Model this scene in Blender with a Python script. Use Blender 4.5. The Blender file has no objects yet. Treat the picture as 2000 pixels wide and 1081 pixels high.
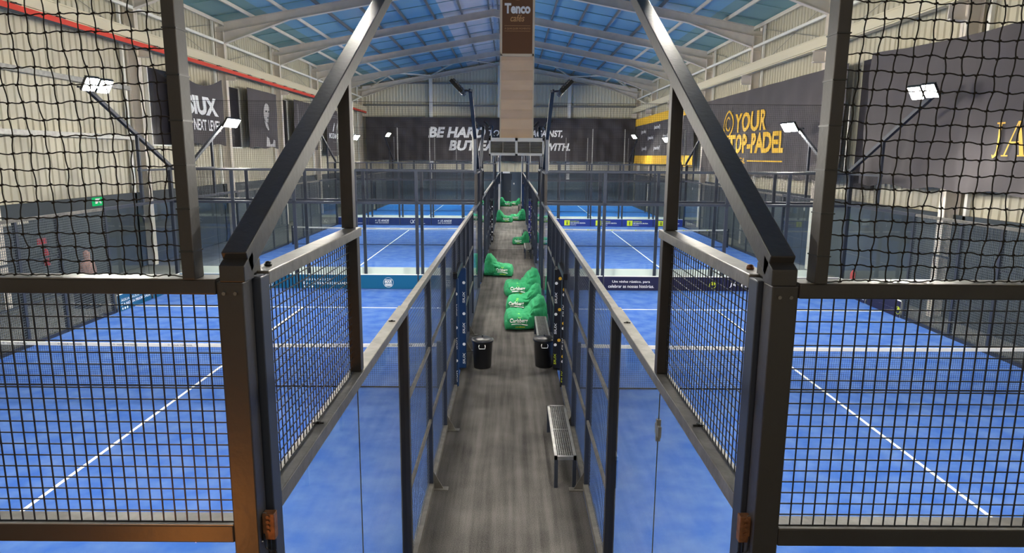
import bpy, bmesh, math, random
from mathutils import Vector, Matrix
from mathutils.bvhtree import BVHTree
random.seed(7)
S = bpy.context.scene
COL = S.collection
# ---------------------------------------------------------------- camera
F, PITCH, YAW, ROLL = 1308.1, 0.1786, 0.0024, 0.0076
cam_d = bpy.data.cameras.new('camera'); cam = bpy.data.objects.new('camera', cam_d); COL.objects.link(cam)
cam_d.sensor_fit = 'HORIZONTAL'; cam_d.sensor_width = 36.0; cam_d.lens = F/2000*36.0
cam_d.clip_start = .05; cam_d.clip_end = 300
def _ray(a, b):
    c, s = math.cos(-ROLL), math.sin(-ROLL); a, b = a*c-b*s, a*s+b*c
    d = (a, 1.0, -b)
    c, s = math.cos(PITCH), math.sin(PITCH); d = (d[0], d[1]*c+d[2]*s, -d[1]*s+d[2]*c)
    c, s = math.cos(-YAW), math.sin(-YAW)
    return Vector((d[0]*c-d[1]*s, d[0]*s+d[1]*c, d[2]))
_f = _ray(0, 0); _r = _ray(1, 0)-_f; _u = _f-_ray(0, 1)
cam.matrix_world = Matrix(((_r.x, _u.x, -_f.x, .0198), (_r.y, _u.y, -_f.y, 0), (_r.z, _u.z, -_f.z, 4.497), (0, 0, 0, 1)))
S.camera = cam
# ---------------------------------------------------------------- world, exposure
S.view_settings.view_transform = 'Standard'; S.view_settings.look = 'None'
S.view_settings.gamma = 1; S.view_settings.use_curve_mapping = False
S.view_settings.exposure = 0.14
w = bpy.data.worlds.new('world'); S.world = w; w.use_nodes = True
w.node_tree.nodes['Background'].inputs[0].default_value = (.5, .6, .75, 1)
w.node_tree.nodes['Background'].inputs[1].default_value = .15
S.cycles.use_denoising = True
S.cycles.transparent_max_bounces = 40
S.cycles.max_bounces = 10; S.cycles.diffuse_bounces = 5; S.cycles.glossy_bounces = 4
S.cycles.sample_clamp_indirect = 6.0
LENS_POWER = 900.0
# amber lamp of the terrace bar the picture is taken from (left, below the rail)
def area(name, loc, rot, sx, sy, col, e):
    l = bpy.data.lights.new(name, 'AREA'); l.shape = 'RECTANGLE'; l.size = sx; l.size_y = sy; l.color = col; l.energy = e
    o = bpy.data.objects.new(name, l); o.location = loc; o.rotation_euler = rot; COL.objects.link(o); return o
def aim(o, t):
    o.rotation_euler = (Vector(t)-o.location).to_track_quat('-Z', 'Y').to_euler()
a = area('terrace_bar_lamp', (-1.75, 1.55, 2.35), (0, 0, 0), .25, .25, (1, .34, .06), 9); aim(a, (-1.05, 2.6, 2.95))
a = area('terrace_ceiling_lamp', (0, -2.2, 6.6), (0, 0, 0), 2.5, 1.0, (1, .82, .66), 60); aim(a, (0, 2.6, 4.0))

# ---------------------------------------------------------------- materials
def lin(r, g, b):
    f = lambda c: (c/255/12.92) if c/255 <= .04045 else ((c/255+.055)/1.055)**2.4
    return (f(r), f(g), f(b), 1)
def mat(name, rgb, rough=.6, metal=0.0, spec=.5, var=0.0, vscale=3.0, bump=0.0, bscale=40.0, rgb2=None, stretch=None, detail=4.0):
    m = bpy.data.materials.new(name); m.use_nodes = True; nt = m.node_tree; N = nt.nodes; L = nt.links
    b = N['Principled BSDF']; c = lin(*rgb)
    b.inputs['Base Color'].default_value = c; b.inputs['Roughness'].default_value = rough; b.inputs['Metallic'].default_value = metal
    b.inputs['Specular IOR Level'].default_value = spec
    if var or bump:
        tc = N.new('ShaderNodeTexCoord'); mp = N.new('ShaderNodeMapping'); L.new(tc.outputs['Object'], mp.inputs[0])
        if stretch: mp.inputs['Scale'].default_value = stretch
    if var:
        n = N.new('ShaderNodeTexNoise'); n.inputs['Scale'].default_value = vscale; n.inputs['Detail'].default_value = detail; L.new(mp.outputs[0], n.inputs[0])
        r = N.new('ShaderNodeValToRGB'); L.new(n.outputs[0], r.inputs[0])
        k2 = lin(*rgb2) if rgb2 else tuple(min(1, x*(1+var)) for x in c[:3])+(1,)
        r.color_ramp.elements[0].position = .35; r.color_ramp.elements[1].position = .68
        r.color_ramp.elements[0].color = tuple(x*(1-var) for x in c[:3])+(1,) if not rgb2 else c
        r.color_ramp.elements[1].color = k2
        L.new(r.outputs[0], b.inputs['Base Color'])
    if bump:
        n2 = N.new('ShaderNodeTexNoise'); n2.inputs['Scale'].default_value = bscale; n2.inputs['Detail'].default_value = 3; L.new(mp.outputs[0], n2.inputs[0])
        bp = N.new('ShaderNodeBump'); bp.inputs['Strength'].default_value = bump; bp.inputs['Distance'].default_value = .02
        L.new(n2.outputs[0], bp.inputs['Height']); L.new(bp.outputs[0], b.inputs['Normal'])
    return m
def emit(name, rgb, s):
    m = bpy.data.materials.new(name); m.use_nodes = True; nt = m.node_tree
    nt.nodes.remove(nt.nodes['Principled BSDF']); e = nt.nodes.new('ShaderNodeEmission')
    e.inputs[0].default_value = lin(*rgb); e.inputs[1].default_value = s
    nt.links.new(e.outputs[0], nt.nodes['Material Output'].inputs[0]); return m
def glassmat(name, tint):
    m = bpy.data.materials.new(name); m.use_nodes = True; nt = m.node_tree; N = nt.nodes; L = nt.links
    N.remove(N['Principled BSDF']); t = N.new('ShaderNodeBsdfTransparent'); t.inputs[0].default_value = tint+(1,)
    g = N.new('ShaderNodeBsdfGlossy'); g.inputs['Roughness'].default_value = .01
    lw = N.new('ShaderNodeFresnel'); lw.inputs[0].default_value = 1.45; ge = N.new('ShaderNodeNewGeometry')
    fr = N.new('ShaderNodeMath'); fr.operation = 'SUBTRACT'; fr.use_clamp = True; L.new(lw.outputs[0], fr.inputs[0]); L.new(ge.outputs['Backfacing'], fr.inputs[1])   # one reflection per pane
    mx = N.new('ShaderNodeMixShader'); L.new(fr.outputs[0], mx.inputs[0]); L.new(t.outputs[0], mx.inputs[1]); L.new(g.outputs[0], mx.inputs[2])
    L.new(mx.outputs[0], N['Material Output'].inputs[0]); return m
def carpetmat(name, rgb, rgb2):
    m = mat(name, rgb, .95, spec=.1, bump=.6, bscale=160); nt = m.node_tree; N = nt.nodes; L = nt.links; b = N['Principled BSDF']
    tc = N.new('ShaderNodeTexCoord')
    def noise(sc, det, st):
        mp = N.new('ShaderNodeMapping'); mp.inputs['Scale'].default_value = st; L.new(tc.outputs['Object'], mp.inputs[0])
        n = N.new('ShaderNodeTexNoise'); n.inputs['Scale'].default_value = sc; n.inputs['Detail'].default_value = det; L.new(mp.outputs[0], n.inputs[0]); return n
    n1 = noise(90, 2, (1, 1, 1)); n2 = noise(1.0, 4, (9, .35, 1)); n3 = noise(1.2, 3, (1, 1, 1))
    def mth(op, a, c):
        k = N.new('ShaderNodeMath'); k.operation = op
        for i, x in enumerate((a, c)):
            if hasattr(x, 'links'): L.new(x, k.inputs[i])
            else: k.inputs[i].default_value = x
        return k.outputs[0]
    s = mth('ADD', mth('MULTIPLY', n1.outputs[0], .55), mth('ADD', mth('MULTIPLY', n2.outputs[0], .5), mth('MULTIPLY', n3.outputs[0], .4)))
    r = N.new('ShaderNodeValToRGB'); L.new(s, r.inputs[0]); r.color_ramp.elements[0].position = .5; r.color_ramp.elements[1].position = .95
    r.color_ramp.elements[0].color = lin(*rgb); r.color_ramp.elements[1].color = lin(*rgb2); L.new(r.outputs[0], b.inputs['Base Color'])
    return m
M = dict(
    frame=mat('dark_powder_coated_steel', (48, 45, 44), .46, .2, .5, bump=.08, bscale=25),
    rail=mat('worn_grey_steel', (108, 105, 100), .42, .35, .5, var=.22, vscale=9, bump=.1, bscale=30),
    fence=mat('anthracite_steel', (46, 52, 65), .45, .2, .5),
    wire=mat('black_coated_wire', (26, 28, 34), .5, .2, .4),
    outwire=mat('floodlit_wire', (92, 100, 106), .5, .2, .4),  # black wire as the floods light it; brightness put into the colour
    cord=mat('black_braided_cord', (34, 31, 28), .9, 0, .2),
    zinc=mat('galvanised_steel', (150, 150, 148), .4, .7, .5, var=.15, vscale=8),
    turf=mat('blue_sanded_turf', (50, 90, 162), .92, 0, .1, var=.1, vscale=2.6, rgb2=(80, 110, 167), bump=.35, bscale=300, detail=9),
    turf2=mat('bright_lit_turf', (14, 94, 178), .92, 0, .1, var=.1, vscale=.8, rgb2=(34, 112, 188), bump=.3, bscale=300),  # turf of the farthest courts; their different light is put into the colour
    line=mat('white_line', (232, 232, 228), .9, 0, .1),
    carpet=carpetmat('charcoal_carpet', (34, 33, 33), (104, 101, 98)),
    carpet2=carpetmat('grey_carpet', (66, 65, 64), (130, 127, 123)),
    concrete=mat('grey_concrete', (105, 106, 104), .85, 0, .2, var=.15, vscale=1.5),
    cream=mat('cream_sheet', (196, 190, 170), .5, 0, .4, var=.05, vscale=.6),
    creamend=mat('cream_end_sheet', (220, 213, 190), .5, 0, .4, var=.05, vscale=.6),
    steel=mat('pale_painted_steel', (226, 216, 202), .5, 0, .4, var=.06, vscale=2),
    white=mat('white_painted_steel', (238, 236, 228), .5, 0, .4),
    craneb=mat('cream_beam_paint', (214, 204, 176), .5, 0, .4),
    red=mat('red_rail_paint', (214, 62, 44), .5, 0, .4),
    darkwall=mat('dark_grey_panel', (62, 70, 76), .6, 0, .3, var=.06, vscale=1),
    purlin=mat('grey_purlin_steel', (120, 122, 124), .5, .2, .4),
    duct2=mat('taupe_duct_lagging', (220, 190, 158), .6, 0, .3, var=.04, vscale=2),
    slate=mat('reflection_blue_panel', (76, 90, 104), .5, 0, .4, var=.06, vscale=1),  # dark wall panel tinted with the bluish reflection of the glass before it
    fencewire=mat('wire_with_reflections', (52, 58, 70), .5, .2, .4),  # corridor fence wire; pale blue-grey reflections are put into the colour
    roof=mat('blue_grey_roof_sheet', (124, 178, 206), .5, 0, .4, var=.07, vscale=.5, stretch=(1, .2, 1)),
    roofeave=mat('teal_roof_sheet', (122, 162, 164), .5, 0, .4, var=.07, vscale=.5),
    ridge=mat('pale_lilac_rooflight', (216, 216, 222), .4, 0, .4, var=.1, vscale=.7),
    glass=glassmat('clear_glass', (.965, .985, .985)),
    lens=emit('floodlight_lens', (255, 249, 236), LENS_POWER),
    black=mat('black_plastic', (22, 23, 26), .35, 0, .5),
    rubber=mat('black_padding', (26, 26, 30), .3, 0, .5, bump=.2, bscale=12),
    bluepad=mat('blue_padding', (14, 50, 92), .5, 0, .4, bump=.15, bscale=10),
    navypad=mat('navy_padding', (36, 42, 110), .5, 0, .4),
    banner=mat('charcoal_banner_cloth', (84, 80, 82), .8, 0, .2, bump=.1, bscale=6),
    endbanner=mat('dark_banner_cloth', (70, 67, 71), .75, 0, .3, bump=.1, bscale=5),
    yellow=mat('yellow_print', (236, 186, 60), .7, 0, .2),
    gold=mat('gold_print', (224, 178, 84), .7, 0, .2),
    print=mat('white_print', (248, 248, 248), .7, 0, .2),
    greyprint=mat('grey_print', (120, 116, 118), .7, 0, .2),
    skinprint=mat('pale_portrait_print', (188, 184, 184), .7, 0, .2),
    teal=mat('teal_board', (8, 88, 128), .5, 0, .4),
    navy=mat('navy_board', (28, 27, 58), .5, 0, .4),
    deepblue=mat('deep_blue_board', (24, 44, 98), .5, 0, .4),
    hospital=mat('royal_blue_board', (30, 52, 138), .5, 0, .4),
    lime=mat('lime_print', (208, 222, 44), .6, 0, .3),
    boardback=mat('white_board_back', (250, 250, 247), .6, 0, .3),
    green=mat('green_bag_fabric', (44, 140, 92), .8, 0, .25, var=.08, vscale=4, bump=.5, bscale=9),
    palegreen=mat('pale_green_print', (120, 200, 90), .7, 0, .2),
    duct=mat('beige_duct_lagging', (232, 202, 168), .6, 0, .3, var=.04, vscale=2),
    ductedge=mat('cream_duct_edge', (220, 204, 176), .5, 0, .3),
    brown=mat('brown_sign', (112, 76, 50), .5, 0, .3),
    tan=mat('tan_print', (206, 160, 110), .6, 0, .2),
    rust=mat('rusty_brown_steel', (112, 72, 44), .6, .2, .4, var=.3, vscale=40),
    redcan=mat('red_extinguisher_paint', (196, 30, 44), .35, 0, .5),
    exitg=emit('green_exit_panel', (40, 190, 110), .8),
    darkdoor=mat('dark_slate_door', (46, 54, 64), .5, 0, .4),
    windowdark=mat('dark_window_pane', (52, 50, 54), .15, 0, .6),
    terracotta=mat('pinkish_brown_wood', (170, 132, 120), .7, 0, .3, var=.2, vscale=14, stretch=(4, 4, .5)),
    tape=mat('white_net_tape', (232, 230, 224), .7, 0, .2),
    blackprint=mat('black_print', (48, 48, 50), .7, 0, .2),
    leaf=mat('leaf_green', (60, 110, 48), .6, 0, .3),
)
# ---------------------------------------------------------------- mesh helpers
class MB:
    def __init__(s): s.v = []; s.f = []; s.sm = False
    def box(s, a, b):
        (x0, y0, z0), (x1, y1, z1) = a, b; n = len(s.v)
        s.v += [(x0, y0, z0), (x1, y0, z0), (x1, y1, z0), (x0, y1, z0), (x0, y0, z1), (x1, y0, z1), (x1, y1, z1), (x0, y1, z1)]
        s.f += [tuple(n+i for i in q) for q in ((0, 3, 2, 1), (4, 5, 6, 7), (0, 1, 5, 4), (1, 2, 6, 5), (2, 3, 7, 6), (3, 0, 4, 7))]
        return s
    def bar(s, p, q, w, h, up=(0, 0, 1)):
        p, q = Vector(p), Vector(q); d = (q-p).normalized(); u = Vector(up)
        if abs(d.dot(u)) > .98: u = Vector((0, 1, 0))
        r = d.cross(u).normalized(); u = r.cross(d).normalized(); n = len(s.v)
        for c in (p, q):
            for i, j in ((-1, -1), (1, -1), (1, 1), (-1, 1)): s.v.append(tuple(c+r*(i*w/2)+u*(j*h/2)))
        s.f += [tuple(n+i for i in k) for k in ((3, 2, 1, 0), (4, 5, 6, 7), (0, 1, 5, 4), (1, 2, 6, 5), (2, 3, 7, 6), (3, 0, 4, 7))]
        return s
    def path(s, pts, r, n=6, closed=False):
        pts = [Vector(p) for p in pts]; base = len(s.v); k = len(pts)
        for i, p in enumerate(pts):
            a = pts[(i-1) % k] if (closed or i) else p; b = pts[(i+1) % k] if (closed or i < k-1) else p
            d = (b-a).normalized(); u = Vector((0, 0, 1)) if abs(d.z) < .9 else Vector((0, 1, 0))
            x = d.cross(u).normalized(); y = x.cross(d)
            for j in range(n):
                t = 2*math.pi*j/n; s.v.append(tuple(p+x*(r*math.cos(t))+y*(r*math.sin(t))))
        for i in range(k if closed else k-1):
            for j in range(n):
                a0 = base+i*n; b0 = base+((i+1) % k)*n
                s.f.append((a0+j, a0+(j+1) % n, b0+(j+1) % n, b0+j))
        if not closed:
            s.f.append(tuple(base+j for j in reversed(range(n)))); s.f.append(tuple(base+(k-1)*n+j for j in range(n)))
        return s
    def lathe(s, prof, c=(0, 0, 0), n=28, cap=True):
        base = len(s.v)
        for r, z in prof:
            for j in range(n):
                t = 2*math.pi*j/n; s.v.append((c[0]+r*math.cos(t), c[1]+r*math.sin(t), c[2]+z))
        for i in range(len(prof)-1):
            for j in range(n):
                a0 = base+i*n; s.f.append((a0+j, a0+(j+1) % n, a0+n+(j+1) % n, a0+n+j))
        if cap:
            s.f.append(tuple(base+j for j in reversed(range(n)))); s.f.append(tuple(base+(len(prof)-1)*n+j for j in range(n)))
        return s
    def prism(s, poly, axis, a, b):
        # poly in the two remaining axes, extruded along axis from a to b
        n = len(s.v); k = len(poly)
        for t in (a, b):
            for u, v in poly:
                s.v.append({'x': (t, u, v), 'y': (u, t, v), 'z': (u, v, t)}[axis])
        s.f.append(tuple(n+i for i in range(k))); s.f.append(tuple(n+k+i for i in reversed(range(k))))
        for i in range(k): s.f.append((n+i, n+k+i, n+k+(i+1) % k, n+(i+1) % k))
        return s
    def mesh(s, name):
        me = bpy.data.meshes.new(name); me.from_pydata(s.v, [], s.f)
        bm = bmesh.new(); bm.from_mesh(me); bmesh.ops.recalc_face_normals(bm, faces=bm.faces); bm.to_mesh(me); bm.free()
        if s.sm:
            for p in me.polygons: p.use_smooth = True
        return me
    def build(s, name, m, parent=None, bevel=0, loc=None):
        return link(name, s.mesh(name), m, parent, bevel, loc)
def link(name, me, m, parent=None, bevel=0, loc=None):
    o = bpy.data.objects.new(name, me); COL.objects.link(o)
    if m is not None and not me.materials: me.materials.append(M[m] if isinstance(m, str) else m)
    if parent: o.parent = parent
    if loc: o.location = loc
    if bevel:
        b = o.modifiers.new('bevel', 'BEVEL'); b.width = bevel; b.segments = 2; b.limit_method = 'ANGLE'
    return o
def tag(o, label=None, cat=None, group=None, kind=None):
    if label: o['label'] = label
    if cat: o['category'] = cat
    if group: o['group'] = group
    if kind: o['kind'] = kind
    return o
def thing(name, label, cat, loc=(0, 0, 0), rz=0, group=None):
    o = bpy.data.objects.new(name, None); o.empty_display_size = .2; COL.objects.link(o); o.location = loc; o.rotation_euler = (0, 0, rz)
    return tag(o, label, cat, group)
def struct(name, mb, m, bevel=0, label=None):
    o = mb.build(name, m, None, bevel); o['kind'] = 'structure'
    if label: o['label'] = label
    return o
def box(name, a, b, m, parent=None, bevel=0, loc=None): return MB().box(a, b).build(name, m, parent, bevel, loc)
_tc = {}
def glyphs(s, bold=0.0, shear=0.0):
    k = (s, bold, shear)
    if k in _tc: return _tc[k]
    cu = bpy.data.curves.new('t', 'FONT'); cu.body = s; cu.size = 1; cu.offset = bold; cu.shear = shear; cu.resolution_u = 3; cu.align_x = 'LEFT'
    o = bpy.data.objects.new('t', cu); COL.objects.link(o); dg = bpy.context.evaluated_depsgraph_get()
    me = bpy.data.meshes.new_from_object(o.evaluated_get(dg)); bpy.data.objects.remove(o); bpy.data.curves.remove(cu)
    vs = [v.co.copy() for v in me.vertices]; fs = [tuple(p.vertices) for p in me.polygons]; bpy.data.meshes.remove(me)
    x0 = min(v.x for v in vs); x1 = max(v.x for v in vs); y0 = min(v.y for v in vs); y1 = max(v.y for v in vs)
    _tc[k] = ([((v.x-x0)/(x1-x0), (v.y-y0)/(y1-y0)) for v in vs], fs); return _tc[k]
def text(s, m, parent, org, xd, yd, w, h, bold=.02, shear=0, name='lettering', fold=None, flip=False):
    """lettering w wide and h high whose lower left corner is org, along xd and yd"""
    vs, fs = glyphs(s, bold, shear); org, xd, yd = Vector(org), Vector(xd), Vector(yd)
    if fold:      # fine enough to follow the cloth
        bm = bmesh.new(); bv = [bm.verts.new((x*w, y*h, 0)) for x, y in vs]
        for q in fs:
            try: bm.faces.new([bv[i] for i in q])
            except ValueError: pass
        lim = max(.05, .18*min(1, h))
        for _ in range(7):
            bmesh.ops.triangulate(bm, faces=bm.faces[:]); e = [e for e in bm.edges if e.calc_length() > lim]
            if not e: break
            bmesh.ops.subdivide_edges(bm, edges=e, cuts=1)
        bm.verts.index_update(); vs = [(v.co.x/w, v.co.y/h) for v in bm.verts]; fs = [tuple(v.index for v in q.verts) for q in bm.faces]; bm.free()
    V = []
    for x, y in vs:
        p = org+xd*(x*w)+yd*(y*h)
        if fold: p = fold(p)
        V.append(tuple(p))
    me = bpy.data.meshes.new(name); me.from_pydata(V, [], fs)
    return link(name, me, m, parent)
def shape(poly, m, parent, org, xd, yd, name='emblem'):
    org, xd, yd = Vector(org), Vector(xd), Vector(yd)
    me = bpy.data.meshes.new(name); me.from_pydata([tuple(org+xd*x+yd*y) for x, y in poly], [], [tuple(range(len(poly)))])
    return link(name, me, m, parent)
def ring(r0, r1, m, parent, org, xd, yd, name='emblem', a0=0, a1=360, n=28):
    org, xd, yd = Vector(org), Vector(xd), Vector(yd); V = []; Fc = []
    for i in range(n+1):
        t = math.radians(a0+(a1-a0)*i/n)
        for r in (r0, r1): V.append(tuple(org+xd*(r*math.cos(t))+yd*(r*math.sin(t))))
    for i in range(n): Fc.append((2*i, 2*i+1, 2*i+3, 2*i+2))
    me = bpy.data.meshes.new(name); me.from_pydata(V, [], Fc); return link(name, me, m, parent)
X, Y, Z = Vector((1, 0, 0)), Vector((0, 1, 0)), Vector((0, 0, 1))

# ================================================================ SETTING
XL, XR, YB, YE, RX = -15.0, 12.7, -5.0, 67.2, -1.15   # walls, back, end, ridge
ZE, ZR = 11.05, 13.55
FR = [2.5, 10.7, 18.9, 27.1, 35.3, 43.5, 51.7, 59.9, 66.9]
def corrugated(p, q, z0, zt, step=.32, d=.045, nrm=None):
    """vertical ribbed sheet from p to q (xy), from z0 to zt(t)"""
    mb = MB(); p, q = Vector(p), Vector(q); Lg = (q-p).length; dr = (q-p)/Lg; n = int(Lg/step); pts = []
    for i in range(n):
        for f, o in ((0, 0), (.62, 0), (.7, 1), (.92, 1)): pts.append(((i+f)*Lg/n, o))
    pts.append((Lg, 0))
    for t, o in pts:
        c = p+dr*t+Vector(nrm)*(o*d); zz = zt(t) if callable(zt) else zt
        mb.v += [(c.x, c.y, z0), (c.x, c.y, zz)]
    for i in range(len(pts)-1): mb.f.append((2*i, 2*i+2, 2*i+3, 2*i+1))
    return mb
struct('floor', MB().box((XL-.2, YB-.2, -.25), (XR+.2, YE+.2, -.03)), 'concrete')
struct('wall_left', corrugated((XL, YB), (XL, YE), 0, 11.2, nrm=(1, 0)), 'cream')
struct('wall_right', corrugated((XR, YB), (XR, YE), 0, 11.2, nrm=(-1, 0)), 'cream')
def gable(t):
    x = XL+t; return (ZE+(ZR-ZE)*(x-XL)/(RX-XL) if x < RX else ZR+(ZE-ZR)*(x-RX)/(XR-RX))-.02
struct('wall_end', corrugated((XL, YE), (XR, YE), 0, gable, step=.3, nrm=(0, -1)), 'creamend')
struct('wall_back', corrugated((XL, YB), (XR, YB), 0, gable, nrm=(0, 1)), 'cream')
for side, x0, x1 in (('left', XL+.06, XL+.2), ('right', XR-.2, XR-.06)):
    struct('trim_%s' % side, MB().box((x0, YB+.1, 0), (x1, YE-.1, 2.95)), 'darkwall', label='dark grey lower wall panelling on the %s wall' % side)
struct('trim_end', MB().box((XL+.21, YE-.22, 0), (XR-.21, YE-.06, 2.92)), 'slate', label='dark grey lower wall panelling on the far end wall')
# roof sheets: eave strip, main field and pale ridge strip on both slopes
def slope(side, a, b):
    xe = XL-.3 if side < 0 else XR+.3
    xa, xb = xe+(RX-xe)*a, xe+(RX-xe)*b; za, zb = ZE+(ZR-ZE)*a, ZE+(ZR-ZE)*b
    return MB().prism([(xa, za), (xb, zb), (xb, zb+.08), (xa, za+.08)], 'y', YB-.3, YE+.3)
n = 0
for sd in (-1, 1):
    for a, b, m in ((0, .2, 'roofeave'), (.2, .78 if sd < 0 else .92, 'roof'), (.78 if sd < 0 else .92, 1, 'ridge')):
        n += 1; o = struct('ceiling' if n == 1 else 'ceiling_%d' % n, slope(sd, a, b), m)
    xe = XL if sd < 0 else XR
    for k in range(28):      # laps between the roof sheets
        yy = YB+1.4+k*2.733; xa, xb = xe+(RX-xe)*.01, xe+(RX-xe)*.99; za, zb = ZE+(ZR-ZE)*.01-.004, ZE+(ZR-ZE)*.99-.004
        MB().bar((xa, yy, za), (xb, yy, zb), .05, .03).build('sheet_lap', 'roofeave', o)
    for k in range(9):
        t = .02+k*.12; x = xe+(RX-xe)*t; z = ZE+(ZR-ZE)*t-.1
        MB().box((x-.04, YB, z-.07), (x+.04, YE-.05, z+.09)).build('purlin', 'steel' if k < 3 else 'purlin', o)
# portal frames
nf = 0
for y in FR:
    for sd, xw in ((-1, XL), (1, XR)):
        nf += 1; xi = xw-sd*.55; c = MB(); xo = xw-sd*.12
        c.box((min(xi, xi+sd*.03), y-.13, 0), (max(xi, xi+sd*.03), y+.13, 10.55)).box((min(xo, xo-sd*.03), y-.13, 0), (max(xo, xo-sd*.03), y+.13, 10.9))
        c.box((min(xi, xo), y-.012, 0), (max(xi, xo), y+.012, 10.75))
        for zz in (9.75, 10.5): c.box((min(xi, xo), y-.12, zz), (max(xi, xo), y+.12, zz+.02))
        # corbel for the crane beam
        xb = xi-sd*.45; c.box((min(xi, xb), y-.12, 8.15), (max(xi, xb), y+.12, 8.19)).box((min(xi, xb), y-.012, 8.15), (max(xi, xb), y+.012, 8.6)).box((min(xi, xb), y-.12, 8.56), (max(xi, xb), y+.12, 8.6))
        struct('column_%d' % nf, c, 'steel', label='pale steel column on the %s wall' % ('left' if sd < 0 else 'right'))
        r = MB(); f = lambda x: ZE-.2+(ZR-ZE)*(x-xw)/(RX-xw)
        xh = xi-sd*3.3
        poly = [(xi, f(xi)), (RX, f(RX)), (RX, f(RX)-.4), (xh, f(xh)-.42), (xi, f(xi)-1.0)]
        r.prism(poly, 'y', y-.012, y+.012)
        for (ax, az), (bx, bz) in ((poly[0], poly[1]), (poly[2], poly[3]), (poly[3], poly[4])): r.bar((ax, y, az), (bx, y, bz), .24, .03)
        r.bar((xi, y, f(xi)-.45), (xh, y, f(xh)-.4), .2, .02); r.bar((xh, y, f(xh)), (xh, y, f(xh)-.42), .22, .03)
        struct('rafter_%d' % nf, r, 'steel', label='pale steel roof rafter with a haunch at the column')
for sd, xw in ((-1, XL), (1, XR)):
    xi = xw-sd*.85; nm = 'left' if sd < 0 else 'right'
    b = MB().box((xi-.12, YB+.2, 8.6), (xi+.12, YE-.4, 8.64)).box((xi-.14, YB+.2, 9.0), (xi+.14, YE-.4, 9.05)).box((xi-.012, YB+.2, 8.6), (xi+.012, YE-.4, 9.0))
    b.box((xi-sd*.02-.1, YB+.2, 8.66), (xi-sd*.02+.1, YE-.4, 9.0))
    struct('crane_beam_%s' % nm, b, 'craneb', label='cream crane beam along the %s wall' % nm)
    if sd < 0:
        r = MB().box((xi+.16, YB+.2, 8.42), (xi+.22, YE-1, 8.58)); r.sm = False
        ro = struct('trim_rail', r, 'red', label='red conductor rail below the cream crane beam on the left wall')
        h = MB()
        for k in range(34):
            yy = YB+2+k*1.9; h.box((xi+.1, yy, 8.58), (xi+.3, yy+.04, 8.62)); h.box((xi+.28, yy-.2, 8.57), (xi+.31, yy+.2, 8.6))
        h.build('hanger', 'black', ro); MB().box((xi+.15, YB+.2, 8.36), (xi+.2, YE-1, 8.42)).build('cable_strip', 'darkdoor', ro)
    st = MB()
    for y0, y1 in zip(FR[:-1], FR[1:]): st.bar((xw-sd*.5, y0+.13, 9.95), (xw-sd*.5, y1-.13, 9.95), .11, .11)
    struct('strut_%s' % nm, st, 'white', label='white bracing tubes between the columns of the %s wall' % nm)
    cp = MB()
    for y in FR[1:]: cp.box((min(xw-sd*.1, xw-sd*.2), y-.52, 0.), (max(xw-sd*.1, xw-sd*.2), y-.4, 11))
    struct('downpipe_%s' % nm, cp, 'white', label='pale corner flashing strips beside the columns of the %s wall' % nm)
# end wall columns, girts and bracing
for i, x in enumerate((-7.8, -1.15, 5.6)):
    struct('end_column_%d' % (i+1), MB().box((x-.16, YE-.45, 2.0), (x+.16, YE-.3, gable(x-XL)-.55)).box((x-.02, YE-.32, 2.0), (x+.02, YE-.06, gable(x-XL)-.6)), 'white', label='white steel column on the far end wall')
for i, z in enumerate((9.25, 11.35)):
    xa, xb = (XL+.3, XR-.3) if i == 0 else (XL+2.2, XR-2.2)
    struct('trim_girt_%d' % (i+1), MB().box((xa, YE-.2, z-.08), (xb, YE-.06, z+.08)), 'zinc', label='grey horizontal girt across the far end wall')
br = MB()
for xa, xb in ((-13.5, -10.0), (-7.8, -10.6), (-7.8, -4.5), (-1.6, -4.2), (0, 2.6), (5.6, 3.2), (5.6, 8.8), (11.4, 8.4)):
    fa = gable(xa-XL)-.3; fb = gable(xb-XL)-.35; br.bar((xa, YE-.4, fa), (xb, 59.9, fb), .1, .1)
for sd, xw in ((-1, XL), (1, XR)): br.bar((xw-sd*.4, 66.5, 9.9), (xw-sd*.4, 61, 8.9), .1, .1)
struct('roof_bracing', br, 'white', label='white diagonal roof bracing in the last bay')
wc = MB()
for y0, y1 in zip(FR[:-1], FR[1:]):
    for xw, sg in ((XL, 1), (XR, -1)):
        wc.path([(xw+sg*.12, y0+.3, 9.1), (xw+sg*.12, y1-.3, 10.8)], .012, 4); wc.path([(xw+sg*.12, y0+.3, 10.8), (xw+sg*.12, y1-.3, 9.1)], .012, 4)
struct('trim_brace', wc, 'zinc', label='thin crossed bracing rods on the side walls')
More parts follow.
